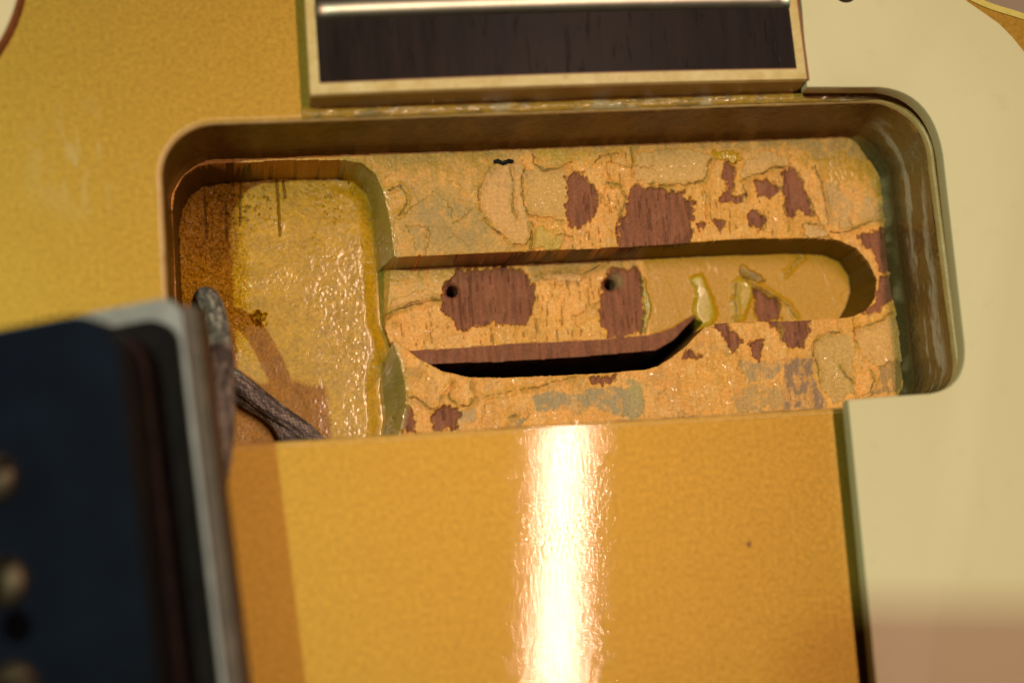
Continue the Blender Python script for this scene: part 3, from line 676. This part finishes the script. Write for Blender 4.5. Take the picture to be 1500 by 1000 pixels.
# dirty lacquer strip between the fingerboard and the opening
xs = np.arange(bl[0] - 0.8, br[0] + 14.0, 0.12); ysr = np.linspace(0, 1, 12)
AX, AV = np.meshgrid(xs, ysr)
y0_ = 0.18 + 0.22 * (fbm(AX / 2.5, AX * 0, 201) - 0.3); y1_ = np.full(AX.shape, yS + 0.25)
AY = y0_ + (y1_ - y0_) * AV
AZ = 0.02 + (0.10 + 0.32 * fbm(AX / 1.4, AY / 0.5, 205)) * np.sin(np.pi * np.clip(AV, 0.0, 1.0)) ** 0.6
kk = fbm(AX / 1.8, AY / 0.8, 209)
rc = np.array((0.52, 0.29, 0.05)) * (0.7 + 0.6 * fbm(AX / 0.6, AY / 0.4, 212))[..., None]
m_ = sstep(0.54, 0.66, kk)[..., None] * 0.7; rc = rc * (1 - m_) + np.array((0.24, 0.18, 0.09)) * m_
m_ = sstep(0.60, 0.72, fbm(AX / 3.0, AY / 2.0, 215))[..., None] * 0.8; rc = rc * (1 - m_) + np.array((0.60, 0.46, 0.28)) * m_
nr_, nc_ = AX.shape; I3 = np.arange(nr_ * nc_).reshape(nr_, nc_)
strip = obj('lacquer_residue', np.stack([AX, AY, AZ], -1).reshape(-1, 3), np.stack([I3[:-1, :-1], I3[:-1, 1:], I3[1:, 1:], I3[1:, :-1]], -1).reshape(-1, 4), M['wall'], guitar)
a = strip.data.attributes.new('paint', 'FLOAT_COLOR', 'POINT'); a.data.foreach_set('color', np.concatenate([rc.reshape(-1, 3), np.ones((nr_ * nc_, 1))], 1).astype(np.float32).ravel())
b = strip.data.attributes.new('gloss', 'FLOAT', 'POINT'); b.data.foreach_set('value', np.full(nr_ * nc_, 0.2, np.float32))
strip['label'] = 'dirty uneven lacquer strip along the end of the fingerboard'

# ------------------------------------------------------------------ pickguard
ZG = 3.8; TG = 2.0
def arcpts(p0, pc, p1, n=8):                # quadratic corner
    p0, pc, p1 = map(np.array, (p0, pc, p1)); return [tuple((1 - t) ** 2 * p0 + 2 * t * (1 - t) * pc + t * t * p1) for t in np.linspace(0, 1, n)]
gpx = [(1182, 128), (1230, 128)] + arcpts((1288, 128), (1366, 134), (1381, 226), 12) + arcpts((1412, 500), (1420, 568), (1362, 576), 10) + [(1300, 580), (1242, 585)] + [(1283, 1000)]
gm = [tuple(un(u, v, ZG)[:2]) for u, v in gpx]
e_ = np.array(gm[-1]) - np.array(gm[-2]); gm.append(tuple(np.array(gm[-1]) + e_ * 0.9))
gm += [(122, -95), (128, -40), (120, -12)]
gm += [tuple(un(u, v, ZG)[:2]) for u, v in ((1530, 120), (1512, 92), (1500, 74), (1484, 54), (1464, 34), (1440, 17), (1418, 2), (1402, -14), (1388, -34), (1375, -70))]
gm += [(86, 24), (78, 30)]
gm += [(fb_x(1, 24) + 0.9, 24), (fb_x(1, 10) + 0.7, 10)]
bm = prism(gm[::-1] if False else gm, ZG - TG, ZG)
bmesh.ops.recalc_face_normals(bm, faces=bm.faces)
es = [e for e in bm.edges if abs(e.verts[0].co.z - e.verts[1].co.z) < 1e-6 and e.verts[0].co.z > ZG - 0.1]
bmesh.ops.bevel(bm, geom=es, offset=0.22, segments=2, affect='EDGES', profile=0.5)
pg = smooth_by_angle(bmobj('pickguard', bm, M['cream'], guitar), 30)
pg['label'] = 'cream plastic pickguard notched around the pickup cavity'
def screw(name, x, y, z, r, mat, parent, h=0.9, rz=0.4):
    v = []; f = []; n = 20
    prof = [(r, -1.2), (r, 0.0), (r * 0.93, h * 0.45), (r * 0.7, h * 0.8), (r * 0.4, h * 0.97)]
    for rr, zz in prof:
        for k in range(n):
            a_ = 2 * math.pi * k / n; v.append((x + rr * math.cos(a_), y + rr * math.sin(a_), z + zz))
    for i in range(len(prof) - 1):
        for k in range(n): f.append((i * n + k, i * n + (k + 1) % n, (i + 1) * n + (k + 1) % n, (i + 1) * n + k))
    f.append(tuple((len(prof) - 1) * n + k for k in range(n)))
    return obj(name, v, f, mat, parent)
p = un(1238, -13, ZG); screw('screw', p[0], p[1], ZG - 0.15, 1.5, M['brass'], pg, 0.6)

# ------------------------------------------------------------------ selector-switch ring at the upper left
a1 = un(26, 0, 1)[:2]; a2 = un(0, 62, 1)[:2]; mid_ = (a1 + a2) / 2; dv = a2 - a1; L = np.linalg.norm(dv); nv = np.array([dv[1], -dv[0]]) / L
if nv[0] > 0: nv = -nv
RR = 17.5; cc = mid_ + nv * math.sqrt(RR * RR - (L / 2) ** 2)
def lathe(name, prof, c, mat, parent, n=96):
    v = []; f = []
    for rr, zz in prof:
        for k in range(n):
            a_ = 2 * math.pi * k / n; v.append((c[0] + rr * math.cos(a_), c[1] + rr * math.sin(a_), zz))
    for i in range(len(prof) - 1):
        for k in range(n): f.append((i * n + k, i * n + (k + 1) % n, (i + 1) * n + (k + 1) % n, (i + 1) * n + k))
    return smooth_by_angle(obj(name, v, f, mat, parent), 40)
sw = lathe('switch_ring', [(6.5, 0.02), (6.5, 1.2), (RR - 0.5, 1.2), (RR - 0.12, 1.05), (RR, 0.7), (RR, 0.02)], cc, M['cream'], guitar)
sw['label'] = 'cream plastic ring of the selector switch'
lathe('ring_shade_lip', [(RR - 0.05, 0.9), (RR + 0.45, 0.5), (RR + 0.55, 0.01)], cc, M['redline'], sw)  # brown lip coloured for the shade and dirt around the ring

# ------------------------------------------------------------------ lifted pickup, lying tilted on the body
pick = empty('pickup')
setp(pick, 'black single-coil pickup lifted out and propped on the gold top', 'pickup')
PO = un(268, 434, 17.0); ang = math.radians(3.9); tilt = math.radians(-21)
pick.location = Vector(PO) * S; pick.rotation_euler = (Matrix.Rotation(ang, 3, 'Z') @ Matrix.Rotation(tilt, 3, 'Y')).to_euler()
def lobj(name, bm, mat, parent=pick, bevel=0, seg=3):
    """mesh written in the pickup's own axes: x east, y north, z up from its upper right bottom corner"""
    if bevel:
        es = [e for e in bm.edges if len(e.link_faces) == 2 and e.calc_face_angle(0) > 0.9]
        bmesh.ops.bevel(bm, geom=es, offset=bevel, segments=seg, affect='EDGES', profile=0.5)
    bmesh.ops.recalc_face_normals(bm, faces=bm.faces)
    me = bpy.data.meshes.new(name); bmesh.ops.scale(bm, vec=(S, S, S), verts=bm.verts); bm.to_mesh(me); bm.free()
    me.polygons.foreach_set('use_smooth', [True] * len(me.polygons)); me.materials.append(mat)
    o = bpy.data.objects.new(name, me); C.objects.link(o); o.parent = parent
    return smooth_by_angle(o, 35)
PW, PL = 33.0, 86.0
lobj('magnet', prism(rrect(-PW * 0.46, 1.2, -PL + 2, -1.0, (0.6,) * 4, 3), -2.6, 0.0), M['magnet'], bevel=0.3)
lobj('magnet', prism(rrect(-PW + 0.3, -PW * 0.54, -PL + 2, -2.2, (0.6,) * 4, 3), -2.6, 0.0), M['magnet'], bevel=0.3)
lobj('base_plate', prism(rrect(-PW, 0, -PL, 0, (2.2,) * 4, 6), 0.0, 0.9), M['plate'], bevel=0.3)
lobj('lower_flange', prism(rrect(-PW + 1.3, -0.45, -PL + 2.5, -2.2, (2.5,) * 4, 6), 1.1, 2.6), M['tape'], bevel=0.3)
lobj('coil', prism(rrect(-PW + 2.8, -2.6, -PL + 4.5, -3.6, (4,) * 4, 8), 2.6, 9.0), M['tape'], bevel=0.5)
lobj('coil_tape_band', prism(rrect(-PW + 2.4, -2.3, -PL + 4.1, -3.2, (4,) * 4, 8), 4.8, 5.5), M['flange'], bevel=0.2)
bob = lobj('bobbin', prism(rrect(-PW + 1.9, -1.8, -PL + 3.5, -2.6, (4.5,) * 4, 10), 9.0, 12.2), M['black'], bevel=0.9)
xc = -PW / 2 + 1.6
def lscrew(y, rz):
    v = []; f = []; n = 24; r = 2.3; z = 12.2
    bm = bmesh.new()
    prof = [(r, -0.6), (r, 0.35), (r * 0.93, 0.85), (r * 0.72, 1.2), (r * 0.42, 1.38), (0.0, 1.42)]
    rings = []
    for rr, zz in prof[:-1]: rings.append([bm.verts.new((xc + rr * math.cos(2 * math.pi * k / n), y + rr * math.sin(2 * math.pi * k / n), z + zz)) for k in range(n)])
    for i in range(len(rings) - 1):
        for k in range(n): bm.faces.new((rings[i][k], rings[i][(k + 1) % n], rings[i + 1][(k + 1) % n], rings[i + 1][k]))
    t = bm.verts.new((xc, y, z + 1.42))
    for k in range(n): bm.faces.new((rings[-1][k], rings[-1][(k + 1) % n], t))
    s_ = lobj('pole_screw', bm, M['brass'])
    bm = bmesh.new(); bmesh.ops.create_cube(bm, size=1.0)
    bmesh.ops.scale(bm, vec=(r * 1.8, 0.8, 0.5), verts=bm.verts); bmesh.ops.rotate(bm, cent=(0, 0, 0), matrix=Matrix.Rotation(rz, 3, 'Z'), verts=bm.verts)
    bmesh.ops.translate(bm, vec=(xc, y, z + 1.24), verts=bm.verts)
    lobj('slot_shade_bar', bm, M['hole'], parent=s_)  # black bar on the head, painted for the slot's shade
for i in range(6): lscrew(-16.0 - 9.3 * i, (0.5, 1.1, 0.2, 0.9, 0.4, 1.3)[i])
bm = bmesh.new(); bmesh.ops.create_cone(bm, cap_ends=True, segments=24, radius1=1.5, radius2=1.5, depth=0.12)
bmesh.ops.translate(bm, vec=(xc + 0.6, -29.4, 12.25), verts=bm.verts); lobj('hole_shade_disc', bm, M['hole'])  # flat black disc in place of a hole, its shade painted
bm = bmesh.new(); bmesh.ops.create_cone(bm, cap_ends=True, segments=24, radius1=1.5, radius2=1.5, depth=0.12)
bmesh.ops.translate(bm, vec=(xc + 0.6, -48.0, 12.25), verts=bm.verts); lobj('hole_shade_disc', bm, M['hole'])

# ------------------------------------------------------------------ braided lead
def braid_mat():
    t = NT('tarnished_braid')
    a = t.n('ShaderNodeAttribute', attribute_name='paint')
    n = t.noise(1.6, 3, 0.6)
    c = t.mix(1.0, a.outputs['Color'], t.ramp(n, [(0.3, 0.55), (0.7, 1.25)]), 'MULTIPLY')
    t.set(**{'Base Color': c, 'Roughness': 0.6, 'Metallic': 0.0, 'Normal': t.bump(t.noise(6, 2), 0.04)})
    return t.m
M['braid'] = braid_mat()
def catmull(pts, per=40):
    p = [np.array(q, float) for q in pts]; p = [2 * p[0] - p[1]] + p + [2 * p[-1] - p[-2]]; out = []
    for i in range(1, len(p) - 2):
        for t in np.linspace(0, 1, per, endpoint=False):
            a, b, c, d = p[i - 1:i + 3]
            out.append(0.5 * (2 * b + (c - a) * t + (2 * a - 5 * b + 4 * c - d) * t * t + (3 * b - a - 3 * c + d) * t ** 3))
    out.append(p[-2]); return np.array(out)
def braid(name, pts, r, parent=None, strands=14, pitch=9.0):
    c = catmull(pts, 60); seg = np.linalg.norm(np.diff(c, axis=0), axis=1); s_ = np.concatenate([[0], np.cumsum(seg)]); n = int(s_[-1] / 0.11)
    q = np.linspace(0, s_[-1], n); c = np.stack([np.interp(q, s_, c[:, k]) for k in range(3)], 1)
    for _ in range(6): c[1:-1] = (c[:-2] + 2 * c[1:-1] + c[2:]) / 4
    m = 64; th = np.arange(m) * 2 * math.pi / m
    T = np.gradient(c, axis=0); T /= np.linalg.norm(T, axis=1)[:, None]
    u = np.cross(T[0], (0, 0, 1)); u /= np.linalg.norm(u); U = [u]
    for i in range(1, n):
        u = U[-1] - T[i] * np.dot(U[-1], T[i]); U.append(u / np.linalg.norm(u))
    U = np.array(U); W_ = np.cross(T, U)
    TH, Q = np.meshgrid(th, q)
    A = (TH * strands / (2 * math.pi) + Q * strands / pitch); B = (TH * strands / (2 * math.pi) - Q * strands / pitch)
    fa = np.abs(((A) % 1) - 0.5) * 2; fb2 = np.abs(((B) % 1) - 0.5) * 2          # 0 centre .. 1 gap
    over = (np.floor(A) + np.floor(B)) % 2
    ha = np.sqrt(np.clip(1 - fa ** 2, 0, 1)); hb = np.sqrt(np.clip(1 - fb2 ** 2, 0, 1))
    h = np.where(over > 0.5, np.maximum(ha, 0.55 * hb), np.maximum(hb, 0.55 * ha))
    nz = fbm(TH * 3.2, Q / 1.6, 151); fr = fbm(TH * 6, Q / 0.35, 155, 2)
    rr = r * (0.91 + 0.08 * h + 0.16 * (nz - 0.5) + 0.10 * (fr - 0.5))
    V_ = c[:, None, :] + rr[..., None] * (np.cos(TH)[..., None] * U[:, None, :] + np.sin(TH)[..., None] * W_[:, None, :])
    cl = np.array((0.10, 0.092, 0.086)) + (np.array((0.52, 0.46, 0.40)) - np.array((0.10, 0.092, 0.086))) * (sstep(0.45, 1.0, h) * sstep(0.42, 0.66, nz + 0.35 * (fr - 0.5)))[..., None] 
    cl = cl + np.array((0.05, 0.045, 0.04)) * h[..., None]
    I = np.arange(n * m).reshape(n, m); f = np.stack([I[:-1], np.roll(I, -1, 1)[:-1], np.roll(I, -1, 1)[1:], I[1:]], -1).reshape(-1, 4)
    me = bpy.data.meshes.new(name); me.from_pydata((V_.reshape(-1, 3) * S).tolist(), [], f.tolist() + [tuple(range(m))[::-1], tuple(range((n - 1) * m, n * m))]); me.polygons.foreach_set('use_smooth', [True] * len(me.polygons))
    a = me.attributes.new('paint', 'FLOAT_COLOR', 'POINT'); a.data.foreach_set('color', np.concatenate([cl.reshape(-1, 3), np.ones((n * m, 1))], 1).astype(np.float32).ravel())
    me.materials.append(M['braid']); o = bpy.data.objects.new(name, me); C.objects.link(o)
    if parent: o.parent = parent
    return o
def up(u, v, z): return tuple(un(u, v, z))
lead = braid('braided_lead', [up(300, 800, 14), up(312, 730, 11), up(325, 640, 6), up(328, 560, 1.5), up(322, 490, -3), up(309, 443, -7), up(298, 438, -11.5), up(296, 470, -15), up(300, 540, -17.2), (10.6, -29.5, -17.6), (13.0, -33.5, -17.8), (17, -39, -17.8)], 1.22)
setp(lead, 'grey braided pickup lead looping up out of the pocket beside the pickup', 'cable')
lead2 = braid('braided_lead', [up(255, 520, -17.9), up(300, 528, -16.6), up(350, 560, -15.6), up(405, 603, -16.4), up(455, 640, -17.6), up(500, 690, -18), up(560, 760, -18)], 1.12)
setp(lead2, 'short braided lead running diagonally across the pocket floor', 'cable')

# ------------------------------------------------------------------ black crumb on the cavity floor
v = []; f = []
c = P(C5, [(712, 135), (735, 128), (760, 140), (795, 128), (822, 135), (815, 152), (790, 150), (765, 160), (740, 148), (715, 150)], ZI)
bm = prism(c[::-1], ZI + 0.0, ZI + 0.55); sp = bmobj('debris_crumb', bm, M['speck'], None, True, 0.12, 2)
setp(sp, 'tiny black crumb on the peach cavity floor near the upper wall', 'crumb')

# ------------------------------------------------------------------ dirt specks on the gold top and the guard
def fleck(name, u, v, z, r, parent, seed, mat):
    rg = np.random.RandomState(seed); n = 10; c = un(u, v, z); v_ = [(c[0], c[1], z + r * 0.35)]; f_ = []
    for k, (rr, zz) in enumerate(((0.6, 0.28), (1.0, 0.0))):
        for i in range(n):
            a_ = 2 * math.pi * i / n; q = r * rr * (0.75 + 0.5 * rg.rand()); v_.append((c[0] + q * math.cos(a_) * 0.8, c[1] + q * math.sin(a_) * 1.2, z + r * zz + 0.005))
    for i in range(n):
        j = (i + 1) % n; f_.append((0, 1 + i, 1 + j)); f_.append((1 + i, 1 + n + i, 1 + n + j, 1 + j))
    return obj(name, v_, f_, mat, parent)
fleck('dirt_speck', 1097, 797, 0.0, 0.30, top, 1, M['redline'])

# ------------------------------------------------------------------ the photographer's camera above the guitar: its shadow falls on the pickguard
axis = _R @ np.array([0, 0, 1.0])
cp = CAMP + axis * 66
pcam = empty('photo_camera'); pcam.location = Vector(cp) * S; pcam.rotation_euler = CAMR
setp(pcam, 'black camera held above the guitar, seen only by its shadow on the pickguard', 'camera')
def cobj(name, bm, mat, bevel):
    return lobj(name, bm, mat, pcam, bevel, 3)
M['cam'] = simple('black_camera_body', (0.02, 0.02, 0.02), 0.6)
cobj('body', prism(rrect(-40, 54, -46, 38, (8, 10, 8, 6), 6), 0, 40), M['cam'], 3.0)
cobj('viewfinder_hump', prism([(-10, 38), (30, 38), (24, 44), (-4, 44)], 2, 36), M['cam'], 2.0)
bm = bmesh.new(); bmesh.ops.create_cone(bm, cap_ends=True, segments=48, radius1=31, radius2=33, depth=30); bmesh.ops.translate(bm, vec=(0, 0, -15.5), verts=bm.verts)
cobj('lens_barrel', bm, M['cam'], 1.0)
